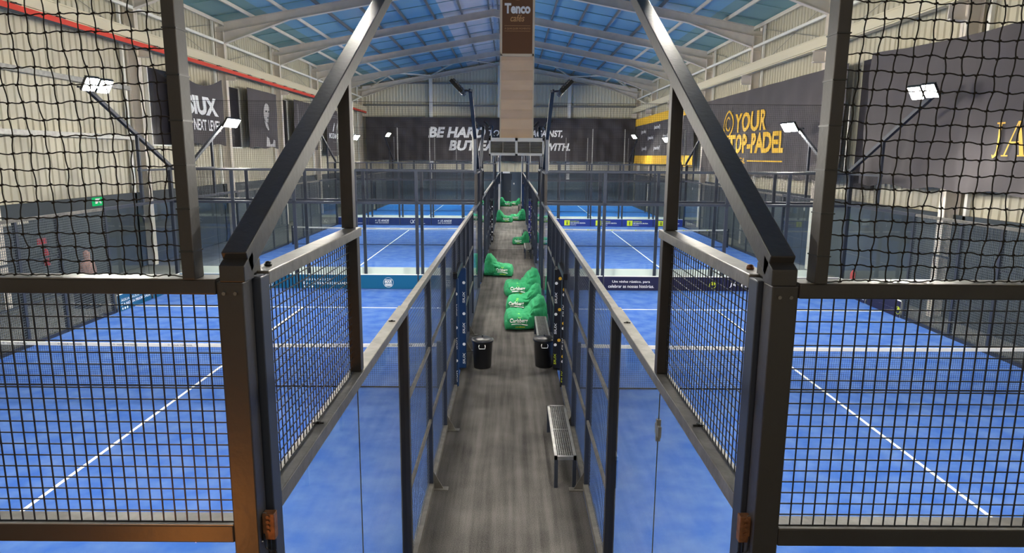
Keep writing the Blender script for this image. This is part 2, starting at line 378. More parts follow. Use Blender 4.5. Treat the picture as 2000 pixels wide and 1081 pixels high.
# doors and windows
d = struct('door_1', MB().box((-.85, YE-.3, 0), (.02, YE-.215, 2.15)), 'darkdoor', label='dark slate door at the far end of the corridor')
MB().box((-.95, YE-.3, 2.15), (.1, YE-.22, 2.75)).build('transom', 'darkdoor', d); MB().box((-.12, YE-.36, 1.0), (-.04, YE-.3, 1.06)).build('handle', 'zinc', d)
t = MB(); t.box((-1.05, YE-.5, 4.45), (1.05, YE-.42, 4.55)).box((-1.1, YE-.5, 0), (-1.02, YE-.42, 4.55)).box((1.02, YE-.5, 0), (1.1, YE-.42, 4.55))
struct('trim_portal', t, 'white', label='thin white frame around the end of the corridor')
for i, (y0, y1) in enumerate(((28.3, 30.6), (36.2, 37.6), (44.0, 45.5), (52.2, 53.4))):
    wd = struct('window_%d' % (i+1), MB().box((XL+.06, y0, 4.85), (XL+.16, y1, 7.95)), 'windowdark', label='dark tall window strip beside a wall banner, left wall')
    MB().box((XL+.05, y0-.06, 4.79), (XL+.2, y0, 8.0)).box((XL+.05, y1, 4.79), (XL+.2, y1+.06, 8.0)).box((XL+.05, y0, 4.79), (XL+.2, y1, 4.85)).build('window_frame', 'white', wd)
wd = struct('window_5', MB().box((XR-.2, 23.45, 3.4), (XR-.06, 24.7, 7.9)), 'windowdark', label='dark tall window strip between two big banners, right wall')
d = struct('door_2', MB().box((XL+.2, 17.6, 0), (XL+.26, 20.2, 2.35)), 'darkdoor', label='dark double door in the left wall')
MB().box((XL+.2, 17.4, 2.35), (XL+.32, 20.4, 2.5)).build('door_lintel', 'cream', d)
MB().box((XL+.27, 18.88, .95), (XL+.3, 18.94, 1.15)).build('handle', 'zinc', d)

# ================================================================ COURTS
Y1, Y2, Y3 = 2.5, 23.55, 44.65
CY = (Y1, Y2, Y3)
WHERE = ('nearest', 'middle', 'farthest')
SIDE = {-1: 'left', 1: 'right'}
XI, XO, XC = 1.05, 11.2, 6.15
struct('floor_carpet', MB().box((-1.03, YB, -.03), (1.03, 32.4, 0)), 'carpet', label='charcoal carpet of the corridor between the courts')
struct('floor_carpet_2', MB().box((-1.03, 32.4, -.03), (1.03, YE-.2, .004)), 'carpet2', label='lighter grey carpet of the far half of the corridor')
for s in (-1, 1):
    for k, y0 in enumerate(CY):
        xa, xb = sorted((s*1.03, s*(XO+.02)))
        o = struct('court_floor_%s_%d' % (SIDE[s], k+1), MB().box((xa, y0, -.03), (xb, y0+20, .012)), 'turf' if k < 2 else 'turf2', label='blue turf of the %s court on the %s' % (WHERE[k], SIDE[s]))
        z0, z1 = .012, .017
        for t in (3.05, 16.95): MB().box((xa+.1, y0+t-.025, z0), (xb-.1, y0+t+.025, z1)).build('court_line', 'line', o)
        MB().box((s*XC-.025, y0+3.05, z0), (s*XC+.025, y0+16.95, z1+.001)).build('court_line', 'line', o)

# wire panels (shared meshes), 50 mm mesh of 4.5 mm wire in the xz plane or yz plane
_wp = {}
def wirepanel(w, h, axis, cell=.05, th=.0045, m='wire'):
    k = (round(w, 3), round(h, 3), axis, cell, th, m)
    if k in _wp: return _wp[k]
    mb = MB(); nx = max(1, round(w/cell)); nz = max(1, round(h/cell)); q = th/2
    for i in range(nx+1):
        u = w*i/nx
        mb.box((u-q, -q, 0), (u+q, q, h)) if axis == 'x' else mb.box((-q, u-q, 0), (q, u+q, h))
    for j in range(nz+1):
        v = h*j/nz
        mb.box((0, -q+th, v-q), (w, q+th, v+q)) if axis == 'x' else mb.box((-q+th, 0, v-q), (q+th, w, v+q))
    _wp[k] = mb.mesh('wire_panel'); _wp[k].materials.append(M[m]); return _wp[k]
_bm = {}
def bx(name, a, b, m, parent, bevel=0):
    """axis box as a part, sharing mesh data between equal sizes"""
    sz = tuple(round(b[i]-a[i], 3) for i in range(3)); k = (sz, m)
    if k not in _bm: _bm[k] = MB().box((0, 0, 0), sz).mesh(name); _bm[k].materials.append(M[m])
    return link(name, _bm[k], None, parent, bevel, a)

def end_fence(s, k, yy, far, inner):
    """glass and mesh end wall in the plane y=yy; parts in world coordinates"""
    near = (k == 0 and not far); fm = 'frame' if near else 'fence'; bv = .006 if near else 0
    lab = '%s glass and wire end wall of the %s %s court' % ('far' if far else 'near', WHERE[k], SIDE[s])
    T = thing('end_fence', lab, 'fence', (s*XC, yy, 0), 0, 'glass and wire end walls of the courts')
    ox, oy = s*XC, yy
    def W(a, b): return (a[0]-ox, a[1]-oy, a[2]), (b[0]-ox, b[1]-oy, b[2])
    ya, yb = (yy+.05, yy+.17) if not far else (yy-.17, yy-.05)
    if near: ya, yb = yy+.08, yy+.18
    x00 = 1.03 if s < 0 else 1.05; xs = [x00+i*2.035 for i in range(6)]
    for i, x in enumerate(xs):
        xa, xb = sorted((s*x, s*(x+.105)))
        if i in (0, 5): bx('post', *W((xa, ya, 0), (xb, yb, 4.0)), fm, T, bv)
        else:
            bx('post', *W((xa, ya, 0), (xb, ya+.06, 3.96)), fm, T)
    x0, x1 = xs[0]+.105, xs[5]
    xa, xb = sorted((s*x0, s*x1))
    bx('top_rail', *W((xa, ya-.005, 3.95), (xb, yb, 4.01)), 'frame' if near else 'fence', T, bv)
    bx('middle_rail', *W((xa, ya, 2.88), (xb, yb, 2.96)), fm, T, bv)
    if near:
        bx('rail_cap', *W((xa, ya-.003, 4.01), (xb, yb, 4.013)), 'rail', T); bx('rail_cap', *W((xa, ya, 2.96), (xb, yb, 2.963)), 'rail', T)
    bx('bottom_rail', *W((xa, ya, 0.012), (xb, ya+.06, .08)), fm, T)
    yg = (ya+yb)/2
    for i in range(5):
        u0, u1 = xs[i]+.108, xs[i+1]-.003; xa, xb = sorted((s*u0, s*u1))
        bx('glass_pane', *W((xa, yg+.005, .09), (xb, yg+.017, 2.87)), 'glass', T)
        u1 = xs[i+1]; xa, xb = sorted((s*u0, s*u1))
        p = wirepanel(u1-u0, .985, 'x'); o = link('wire_panel', p, None, T, 0, (xa-ox, (yg if not near else yy+.1)-oy, 2.965))
    if near:   # bolts on the corner post
        for x in (x00+.03, x00+.075): MB().path([(s*x-ox, ya-oy+.004, 3.955), (s*x-ox, ya-oy-.006, 3.955)], .0075, 10).build('bolt', 'rail', T)
    return T

def side_fence(s, k, y0, corridor):
    """10 glass/wire bays along y; gussets on the outer side"""
    xin = {-1: 1.05, 1: 1.08}[s] if corridor else XO           # plane centre
    d = -s if corridor else s              # direction away from the court
    near = (k == 0 and corridor); fm = 'fence'
    lab = ('wire and glass side fence between the corridor and the %s %s court' if corridor else 'wire and glass outer side fence of the %s %s court') % (WHERE[k], SIDE[s])
    T = thing('side_fence', lab, 'fence', (s*xin, y0, 0), 0, 'wire and glass side fences of the courts')
    def P(x0, x1, ya, yb, za, zb):   # x offsets measured along d
        a, b = sorted((d*x0, d*x1)); return (a, ya, za), (b, yb, zb)
    ov = .05
    B = .005 if near else 0
    # posts
    bx('post', *P(-ov, ov, .19, .29, .0, 4.0), fm, T, B)
    bx('post', *P(-ov, ov, 19.71, 19.81, .0, 4.0), fm, T, B)
    for t in (2, 18): bx('post', *P(-ov+.01, ov-.01, t-.04, t+.04, 3.01, 3.95), 'frame' if near else fm, T, B)
    posts = [4, 6, 8, 10, 11.2, 12.6, 14, 16]
    for t in posts:
        hw = .05 if t == 4 else .04
        bx('post', *P(-hw, hw, t-.04, t+.04, 0, 2.93), 'frame' if (near and t == 4) else fm, T)
        if corridor and t not in (10, 11.2, 4, 16):
            g = MB().prism([(d*.03, 0), (d*.17, 0), (d*.17, .02), (d*.03, .28)], 'y', t-.008, t+.008).box((min(d*.03, d*.24), t-.05, .001), (max(d*.03, d*.24), t+.05, .012))
            g.build('gusset', 'rail', T)
    # rails
    rm = 'rail' if near else 'fence'
    bx('top_rail', *P(-ov, ov, .29, 4.05, 2.93, 3.01), 'rail' if near else fm, T, B)
    bx('top_rail', *P(-.035, .035, 4.05, 15.95, 2.93, 3.0), 'rail', T)
    bx('top_rail', *P(-ov, ov, 15.95, 19.71, 2.93, 3.01), fm, T, B)
    bx('top_rail', *P(-ov, ov, .29, 2.06, 3.95, 4.01), 'rail' if near else fm, T, B)
    bx('top_rail', *P(-ov, ov, 17.94, 19.71, 3.95, 4.01), fm, T, B)
    for z in (1.0, 2.0):
        for ta, tb in zip(posts[:-1], posts[1:]):
            if ta == 10: continue
            bx('middle_rail', *P(.0, .03, ta+.04, tb-.04, z-.025, z+.025), 'rail' if near else fm, T)
    for ta, tb in ((.3, 9.96), (11.24, 19.7)):
        bx('bottom_rail', *P(-.03, .05, ta, tb, .012, .1), 'rail' if near and ta < 1 else fm, T)
    # panes
    for ta, tb in ((.3, 1.995), (2.005, 3.95), (16.05, 17.995), (18.005, 19.7)):
        bx('glass_pane', *P(-.006, .006, ta, tb, .1, 2.92), 'glass', T)
    for tj in (2.0, 18.0):
        MB().box((-.0035, tj-.003, .11), (.0035, tj+.003, 2.92)).build('glass_joint', 'black', T)
        if s > 0 or tj > 3: MB().box((-.012, tj-.05, 2.54), (.012, tj+.05, 2.62)).box((-.015, tj-.014, 2.5), (.015, tj+.014, 2.66)).build('glass_clip', 'zinc', T)
    for ta, tb in ((.29, 1.96), (18.04, 19.71)): link('wire_panel', wirepanel(tb-ta, .935, 'y'), None, T, 0, (-d*.02, ta, 3.012))
    for ta, tb in zip(posts[:-1], posts[1:]):
        z0 = 2.3 if ta == 10 else .1
        link('wire_panel', wirepanel(tb-ta-.08, 2.93-z0, 'y', .05 if k == 0 else .06, .0036 if k == 0 else .005, 'fencewire') if corridor else wirepanel(tb-ta-.08, 2.93-z0, 'y', .06, .009, 'outwire'), None, T, 0, (-d*.012, ta+.04, z0))
    # padded door frame beside the net
    if corridor:
        pm = {(-1, 0): 'bluepad', (1, 0): 'rubber', (-1, 1): 'rubber', (1, 1): 'navypad', (-1, 2): 'tape', (1, 2): 'bluepad'}[(s, k)]
        for t in (10.02, 11.18):
            po = .08 if t < 11 else .15; pd = bx('door_jamb_pad', *P(-.07, po, t-.05, t+.05, .05, 2.2), pm, T, .02)
            if k < 2:
                lm = 'print'
                for i in range(6):
                    z = .25+i*.33
                    if i % 2: ring(.0, .032, lm, T, (d*(po-.045), t-.052, z), X, Z, 'pad_emblem', n=12)
                    else: text('SIUX', lm if (i or s < 0) else 'lime', T, (d*(po-.045)+.022, t-.052, z-.1), Z, -X, .24, .05, .01, .1, 'pad_lettering')
                    if s > 0 and i % 2: ring(0, .035, 'yellow', T, (d*.03, t-.0525, z+.1), X, Z, 'pad_emblem', n=10)
        bx('lintel_pad', *P(-.07, .07, 9.9, 11.3, 2.2, 2.32), 'rubber', T, .02)
    return T

def mast(s, k, y0, far, corridor):
    x = ((1.07 if s < 0 else 1.095) if corridor else 11.2)*s; d = -1 if far else 1; yb = y0+20-.13 if far else y0+.13
    lab = 'slanted floodlight mast at the %s %s corner of the %s %s court' % ('far' if far else 'near', 'corridor' if corridor else 'outer', WHERE[k], SIDE[s])
    T = thing('floodlight_mast', lab, 'floodlight', (x, yb, 4.0), 0, 'floodlight masts on the court corners')
    near = (k == 0 and not far and corridor); m = 'frame' if near else 'fence'
    La = 4.1 if (far or k == 0) else 3.0
    ea = Vector((0, d*La, .07+.513*La)); sa = Vector((0, 0, .07))
    st = MB().prism([(-.05*1, .0), (.05, 0), (.05, .115), (-.05, .065)] if d > 0 else [(-.05, 0), (.05, 0), (.05, .065), (-.05, .115)], 'x', -.05, .05)
    st.prism([(d*.05, 0), (d*.2, 0), (d*.2, .06), (d*.05, .05)], 'x', -.02, .02)
    st.build('arm_foot', m, T, .004 if near else 0)
    MB().bar(sa+Vector((0, d*.0, 0)), ea, .1, .1).build('arm', m, T, .005 if near else 0)
    yu = d*1.87; zu = .07+.513*abs(yu)-.05
    MB().box((-.04, yu-.04, .012), (.04, yu+.04, zu)).build('upright', m, T, .004 if near else 0)
    hx = -1*s if not corridor else s      # heads aim across the court
    MB().bar(ea+Vector((0, -d*.45, -.0)), ea+Vector((0, d*.35, .0)), .05, .05).bar(ea, ea+Vector((hx*.3, 0, .02)), .05, .05).build('bracket', m, T)
    for j in (-.26, .36):
        c = ea+Vector((hx*.34, d*j, .06)); nrm = Vector((hx*.72, .06 if corridor else -.34, -.68)).normalized()
        R = Matrix.Translation(c) @ nrm.to_track_quat('Z', 'Y').to_matrix().to_4x4()
        h = MB().box((-.17, -.2, -.07), (.17, .2, -.01))
        h.box((-.18, -.21, -.06), (-.165, .21, .022)).box((.165, -.21, -.06), (.18, .21, .022)).box((-.18, -.21, -.06), (.18, -.195, .022)).box((-.18, .195, -.06), (.18, .21, .022))
        for q in range(6): h.box((-.16, -.18+q*.07, -.11), (.16, -.17+q*.07, -.07))
        h.v = [tuple(R @ Vector(v)) for v in h.v]; H = h.build('floodlight', 'black', T)
        l = MB().box((-.164, -.194, -.009), (.164, .194, -.002)); l.v = [tuple(R @ Vector(v)) for v in l.v]; l.build('lens', 'lens', H)
    return T

def net(s, k, y0):
    yn = y0+10; x0, x1 = s*1.35, s*10.95
    if x0 > x1: x0, x1 = x1, x0
    T = thing('court_net', 'white taped black net across the %s %s court' % (WHERE[k], SIDE[s]), 'net', (s*XC, yn, 0), 0, 'nets across the courts')
    q = Matrix.Translation((-s*XC, -yn, 0))
    def sag(x): u = (x-x0)/(x1-x0); return .92-.04*(1-(2*u-1)**2)
    N_ = 24; tp = MB()
    for i in range(N_+1):
        x = x0+(x1-x0)*i/N_-s*XC; z = sag(x0+(x1-x0)*i/N_)
        tp.v += [(x, -.012, z-.065), (x, .012, z-.065), (x, .014, z), (x, -.014, z)]
    for i in range(N_):
        a = 4*i; tp.f += [(a+j, a+(j+1) % 4, a+4+(j+1) % 4, a+4+j) for j in range(4)]
    tp.f += [(0, 1, 2, 3), (4*N_+3, 4*N_+2, 4*N_+1, 4*N_)]
    tape = tp.build('net_tape', 'tape', T)
    w_ = MB(); c = .042; th = .0026 if k == 0 else .004
    nx = int((x1-x0)/c)
    for i in range(nx+1):
        x = x0+(x1-x0)*i/nx; w_.box((x-s*XC-th/2, -th/2, .03), (x-s*XC+th/2, th/2, sag(x)-.05))
    for j in range(20):
        z = .04+j*.0425; w_.box((x0-s*XC, -th/2+th, z-th/2), (x1-s*XC, th/2+th, z+th/2))
    w_.box((x0-s*XC, -.008, .02), (x1-s*XC, .008, .045)); w_.build('netting', 'cord', T)
    for x in (x0, x1): bx('net_post', (x-s*XC-.04, -.04, 0.012), (x-s*XC+.04, .04, .96), 'fence', T)
    if (s, k) in ((-1, 0), (1, 1), (-1, 1)):
        stp = 1.06 if k == 0 else 1.2; x = x0+.12
        while x < x1-.6:
            z = sag(x+.3)-.057
            if (s, k) == (1, 1): box('emblem', (x-s*XC, -.0165, z+.005), (x-s*XC+.06, -.0145, z+.045), 'lime', tape)
            else: ring(.012, .018, 'blackprint', tape, (x-s*XC+.03, -.016, z+.032), X, Z, n=10)
            text('YOUR TOP-PADEL', 'blackprint', tape, (x-s*XC+.09, -.0165, z+.008), X, Z, .4, .032, .0, 0)
            x += stp
    return T

def safety_net(s, k, yy, lab, xs, x_out, ztop, cell, th, near=False):
    T = thing('safety_net', lab, 'safety net', (s*XC, yy, 4.0), 0, 'black ball-stop nets above the end walls')
    ox = s*XC
    for x in xs:
        if near:
            xa, xb = s*(x-.025)-ox, s*(x+.025)-ox; xa, xb = min(xa, xb), max(xa, xb)
            p = MB().box((xa, -.02, .013), (xb, .06, ztop-4)).build('net_pole', 'frame', T, .004)
            for i in range(13):
                z = .12+i*.165; bx('net_tie', (xa-.002, -.023, z), (xb+.002, .063, z+.005), 'black', p)
        else: MB().box((s*x-ox-.025, -.025, .012), (s*x-ox+.025, .025, ztop-4)).build('net_pole', 'zinc', T)
    xa, xb = s*min(xs) if not near else s*1.257, s*x_out
    mb = MB(); nx = int(abs(xb-xa)/cell); nz = int((ztop-4.02)/cell)
    rnd = random.Random(3+s+k)
    if not near:
        for i in range(nx+1):
            x = xa+(xb-xa)*i/nx-ox; mb.box((x-th/2, -th/2, .03), (x+th/2, th/2, ztop-4))
        for j in range(nz+1):
            z = .03+j*cell; mb.box((min(xa, xb)-ox, th/2, z-th/2), (max(xa, xb)-ox, th*1.5, z+th/2))
        mb.box((min(xa, xb)-ox, -.006, ztop-4-.012), (max(xa, xb)-ox, .006, ztop-4))
    else:
        off = {}
        def pt(i, j):
            if (i, j) not in off: off[(i, j)] = (rnd.uniform(-.004, .004), rnd.uniform(-.008, .008), rnd.uniform(-.004, .004))
            o = off[(i, j)]; u = i*cell; drop = .014*math.sin(u*2.2+.4)+.02*u
            return Vector((xa-ox+s*(u+.006*math.sin(j*.5)), .02+o[1]+.02*math.sin(u*3+j*.2), .02+j*cell-drop*min(1, j/3)*.9))+Vector((o[0], 0, o[2]))
        for i in range(nx+1):
            pts = []
            for j in range(nz):
                a, b = pt(i, j), pt(i, j+1); sw = .0028*(1 if (i+j) % 2 else -1)
                pts += [a, a.lerp(b, .25)+X*sw*.7, a.lerp(b, .5)+X*sw, a.lerp(b, .75)+X*sw*.6]
            mb.path(pts+[pt(i, nz)], th/2, 5)
        for j in range(nz+1):
            pts = []
            for i in range(nx):
                a, b = pt(i, j), pt(i+1, j); sw = .0032*(1 if (i+j) % 2 else -1)
                pts += [a, a.lerp(b, .25)+Z*sw*1.0, a.lerp(b, .5)+Z*sw*.6, a.lerp(b, .75)-Z*sw*.5]
            mb.path(pts+[pt(nx, j)], th/2, 5)
        for i in range(nx+1):
            for j in range(nz+1):
                p = pt(i, j); a = th*.95; mb.path([p-X*a*1.3-Z*a*.5, p, p+X*a*1.3+Z*a*.5], th*.8, 5)
    mb.build('netting', 'cord', T)
    return T

for s in (-1, 1):
    for k, y0 in enumerate(CY):
        end_fence(s, k, y0, False, True); end_fence(s, k, y0+20, True, True)
        side_fence(s, k, y0, True); side_fence(s, k, y0, False)
        for far in (False, True):
            for c in (True, False): mast(s, k, y0, far, c)
        net(s, k, y0)
    safety_net(s, 0, Y1+.08, 'knotted black ball-stop net on a strapped post beside the nearest %s slanted beam' % SIDE[s], (1.23, 3.13), 3.13, 6.2, .062, .005, True)
    for k in (0, 1, 2):
        safety_net(s, k, CY[k]+20.02, 'fine black ball-stop net above the far end wall of the %s %s court' % (WHERE[k], SIDE[s]), (1.25, 5.2, 7.25, 11.1) if k else (1.25, 5.2, 11.1), 11.1, 6.2, .062 if k == 0 else .08, .0035 if k == 0 else .005)

# ---------------------------------------------------------------- advertising boards on the glass
def board(name_lab, org, xd, w, m, content, back=True, nrm=None):
    """board 0.45 high, lower left corner org, running along xd, facing nrm"""
    xd = Vector(xd); nrm = xd.cross(Z)
    T = thing('advertising_board', name_lab, 'advertising board', org, 0, 'advertising boards along the glass')
    p = [Vector((0, 0, 0)), xd*w, xd*w-nrm*.015, -nrm*.015]
    MB().prism([(v.x, v.y) for v in p], 'z', 0, .47).build('panel', m, T)
    p = [xd*.0-nrm*.016, xd*w-nrm*.016, xd*w-nrm*.022, -nrm*.022]
    if back: MB().prism([(v.x, v.y) for v in p], 'z', 0, .5).build('board_back', 'boardback', T)
    for kind, *a in content:
        if kind == 't':
            st, x, z, ww, hh, mm, bo, sh = a; text(st, mm, T, xd*x+Z*z+nrm*.004, xd, Z, ww, hh, bo, sh)
        elif kind == 'r':
            x, z, r0, r1, mm = a; ring(r0, r1, mm, T, xd*x+Z*z+nrm*.004, xd, Z)
        elif kind == 'b':
            x, z, ww, hh, mm = a; shape([(0, 0), (ww, 0), (ww, hh), (0, hh)], mm, T, xd*x+Z*z+nrm*.003, xd, Z)
    return T
agua = [('t', 'ÁGUA SAÚDE', .15, .27, .95, .09, 'print', .0, 0), ('t', 'É A NOSSA PRIORIDADE', .15, .14, 1.55, .1, 'print', .02, 0), ('r', .2, .06, .0, .035, 'print'), ('r', .32, .06, .0, .035, 'print'), ('r', .44, .06, .0, .035, 'print')]
mar = [('r', 1.0, .215, .165, .172, 'print'), ('t', 'MAR', .88, .2, .24, .075, 'print', .02, 0), ('b', .88, .29, .24, .022, 'print'), ('b', .88, .16, .24, .02, 'print'), ('b', .88, .125, .24, .02, 'print'), ('b', .88, .09, .24, .02, 'print')]
vinho = [('t', 'Um vinho rústico, para', .28, .24, 1.28, .105, 'print', .005, 0), ('t', 'celebrar as nossas histórias.', .15, .09, 1.55, .105, 'print', .005, 0)]
quinta = [('t', 'Quinta da Minhoteira', .1, .1, 1.3, .12, 'print', -.005, .35), ('r', 1.66, .2, .1, .115, 'lime'), ('r', 1.68, .24, 0, .055, 'lime')]
ja = [('t', 'JÁ', .2, .12, .22, .2, 'print', .01, .2), ('t', 'BEBEMOS', .6, .14, .9, .1, 'print', .005, 0)]
anos = [('t', '+ 15 ANOS', .4, .22, .9, .13, 'print', .015, .25), ('t', 'DE SUCESSO', .42, .1, .86, .08, 'print', .0, 0)]
lux = [('r', .75, .22, .1, .115, 'print'), ('t', 'X L', .7, .12, .45, .22, 'print', .0, .3), ('b', 1.3, .1, .3, .02, 'print')]
hosp = [('b', .3, .05, .36, .34, 'lime'), ('r', .48, .28, 0, .035, 'hospital'), ('b', .45, .1, .06, .13, 'hospital'), ('t', 'HOSPITAL', .72, .28, .55, .075, 'lime', .01, 0), ('t', 'DE SANTA MARIA', .72, .17, .95, .08, 'print', .015, 0), ('t', 'PORTO', .72, .06, .35, .06, 'print', 0, 0)]
conf = {(-1, 0): [(agua, 'teal'), (mar, 'teal'), (agua, 'teal'), (mar, 'teal'), (mar, 'teal')][::1], (1, 0): [(quinta, 'navy'), (vinho, 'navy'), (quinta, 'navy'), (ja, 'navy'), (vinho, 'navy')],
        (-1, 1): [(lux, 'deepblue'), (anos, 'deepblue'), (lux, 'deepblue'), (anos, 'deepblue'), (lux, 'deepblue')], (1, 1): [(hosp, 'hospital')]*5}
what = {id(agua): 'slogan and dots', id(mar): 'round emblem', id(vinho): 'two-line wine slogan', id(quinta): 'script and lime ring', id(ja): 'short spaced capitals', id(anos): 'anniversary slogan', id(lux): 'ring and large letters', id(hosp): 'lime square'}
cname = {'teal': 'teal', 'navy': 'dark navy', 'deepblue': 'deep blue', 'hospital': 'royal blue'}
ordl = ['beside the corridor', 'second from the corridor', 'middle of five', 'fourth from the corridor', 'in the outer corner']
for (s, k), lst in conf.items():
    order = lst if s > 0 else lst[::-1]        # left to right
    if (s, k) == (-1, 0): order = [(mar, 'teal'), (mar, 'teal'), (agua, 'teal'), (mar, 'teal'), (mar, 'teal')]
    for i in range(5):
        c, m = order[i]; xs = (1.16+i*2.03) if s > 0 else -(XO+.05)+.05+i*2.03
        if (s, k) == (-1, 0) and i == 2: xs, = (xs,)
        pos = ordl[i if s > 0 else 4-i]
        board('%s board with %s, %s %s court, %s' % (cname[m], what[id(c)], WHERE[k], SIDE[s], pos), (xs, CY[k]+19.8, .02), (1, 0, 0), 1.98, m, c)
for s, m, c in ((-1, 'teal', agua), (1, 'navy', quinta)):
    for j, t in enumerate((16.1, 18.0)):
        cc = c if j == 0 else ([] if s < 0 else vinho)
        org = (s*(XO-.08), Y1+t, .02) if s < 0 else (s*(XO-.08), Y1+t+1.75, .02)
        board('%s board on the outer glass of the nearest %s court, %s' % (cname[m], SIDE[s], ('nearer of two' if j == 0 else 'in the far corner')), org, (0, 1, 0) if s < 0 else (0, -1, 0), 1.75, m, cc)
for s in (-1, 1):
    for k in (1, 2):   # boards on the near end wall of the farther courts, their white backs face the camera
        for i in range(5):
            xs = (1.16+i*2.03) if s > 0 else -(1.16+i*2.03)
            pos = ordl[i]
            board('white-backed board at the near end of the %s %s court, %s' % (WHERE[k], SIDE[s], pos), (xs+(1.98 if s > 0 else 0), CY[k]+.21, .02), (-1, 0, 0), 1.98, 'deepblue', [])

# ---------------------------------------------------------------- rusty end brackets on the near side rails
for s in (-1, 1):
    T = thing('rail_bracket', 'rusty bolted bracket with bent wire at the lower end of the %s near side rail' % SIDE[s], 'bracket', (s*(1.005 if s < 0 else 1.03), Y1+.14, 2.9), 0, 'rusty rail brackets')
    MB().box((-.024, -.02, -.03), (.028, .02, .09)).build('bracket_body', 'rust', T, .004)
    b = MB()
    for j in range(4): b.path([(-.0, -.02, .012+j*.022), (-.0, -.026, .012+j*.022)], .008, 10)
    b.build('bolt', 'rust', T)
    wv = MB(); wv.path([(s*.07, .0, .085), (s*.01, -.01, .09), (0, -.02, .085)], .0025, 5); wv.path([(s*.07, -.03, .07), (s*.045, -.035, .07), (s*.04, -.035, -.03), (s*.02, -.03, -.03)], .003, 5)
    wv.build('wire', 'zinc', T)
    cb = MB(); cb.path([(s*.02, -.02, -.0), (s*.012, -.025, -.06), (-s*.01, -.03, -.08), (-s*.03, -.03, -.07), (-s*.035, -.03, -.1), (-s*.01, -.03, -.13)], .005, 6); cb.path([(0, .0, 0), (0, 0, -.16)], .004, 6)
    cb.build('cable', 'black', T)
    for j, t in enumerate((1.05, 3.4)):
        c = thing('cable_clip', 'small black clip on the %s near side rail, %s' % (SIDE[s], ('beside the wire panel' if j == 0 else 'near the brown post')), 'clip', (s*(1.05 if s < 0 else 1.08), Y1+t, 3.011), 0, 'small black clips on the side rails')
        MB().box((-.03, -.006, 0), (.03, .006, .008)).box((-.008, -.012, 0), (.008, .012, .014)).build('clip_body', 'black', c)
for s in (-1, 1):
    o = MB().lathe([(.016, 0), (.017, .008), (.013, .018), (.004, .022)], n=14); o.sm = True
    k = o.build('rail_bolt', 'black' if s < 0 else 'rust', None, 0, (s*(1.05 if s < 0 else 1.08), Y1+.42, 4.011)); tag(k, '%s round bolt head on top of the %s upper rail' % ('black' if s < 0 else 'rusty', SIDE[s]), 'bolt')

# ================================================================ CORRIDOR THINGS
def bench(x, y, lab, L_=1.92):
    T = thing('bench', lab, 'bench', (x, y, 0), 0, 'grey steel grating benches along the right fence')
    w0, w1, h = -.2, .1, .46
    f = MB().box((w0, 0, h-.05), (w0+.04, L_, h)).box((w1-.04, 0, h-.05), (w1, L_, h)).box((w0, 0, h-.05), (w1, .04, h)).box((w0, L_-.04, h-.05), (w1, L_, h)).box((w0, L_/2-.015, h-.05), (w1, L_/2+.015, h-.012))
    f.build('seat_frame', 'zinc', T); g = MB()
    for i in range(9): xx = w0+.06+i*.03; g.box((xx-.003, .04, h-.02), (xx+.003, L_-.04, h-.006))
    for i in range(36): yy = .06+i*.052; g.box((w0+.04, yy-.003, h-.024), (w1-.04, yy+.003, h-.01))
    g.build('seat_grating', 'zinc', T)
    for xx in (w0, w1-.05):
        for yy in (0.0, L_-.05): bx('leg', (xx, yy, 0.0), (xx+.05, yy+.05, h-.05), 'fence', T)
    return T
BX = .84
bench(BX, 8.55, 'grey steel grating bench nearest the camera, against the right fence')
bench(BX, 14.75, 'grey grating bench behind the right bin, next to the stacked green bags')
bench(BX, 29.4, 'grey bench beyond the stacked bags, before a lone green bag')
bench(BX, 35.2, 'grey bench directly behind the lone green bag on the right')
bench(BX, 55.2, 'small distant bench near the far door')
def bin_(x, y, lab, rz):
    T = thing('waste_bin', lab, 'bin', (x, y, 0), rz, 'lidded black bins in the corridor')
    b = MB().lathe([(.18, 0), (.188, .02), (.215, .56), (.225, .565), (.225, .6), (.21, .6)], n=32); b.sm = True; b.build('body', 'black', T)
    l = MB().lathe([(.235, .575), (.24, .6), (.235, .625), (.2, .645), (.14, .665), (.06, .675), (.001, .676)], n=32, cap=False); l.sm = True; L_ = l.build('lid', 'black', T)
    MB().path([(-.06, 0, .67), (-.055, 0, .7), (0, 0, .712), (.055, 0, .7), (.06, 0, .67)], .012, 8).build('lid_handle', 'black', L_)
    for a in (0, math.pi):
        c, s_ = math.cos(a), math.sin(a)
        pts = [(p*-s_+c*q, p*c+s_*q, z) for p, q, z in ((-.06, .2, .54), (-.07, .235, .52), (-.06, .245, .47), (.06, .245, .47), (.07, .235, .52), (.06, .2, .54))]
        MB().path(pts, .007, 6).build('side_handle', 'print', T)
    return T
bin_(-.57, 13.9, 'black lidded bin on the left side of the corridor', math.pi/2)
bin_(.76, 14.0, 'black lidded bin on the right, in front of the bench', math.pi/2)

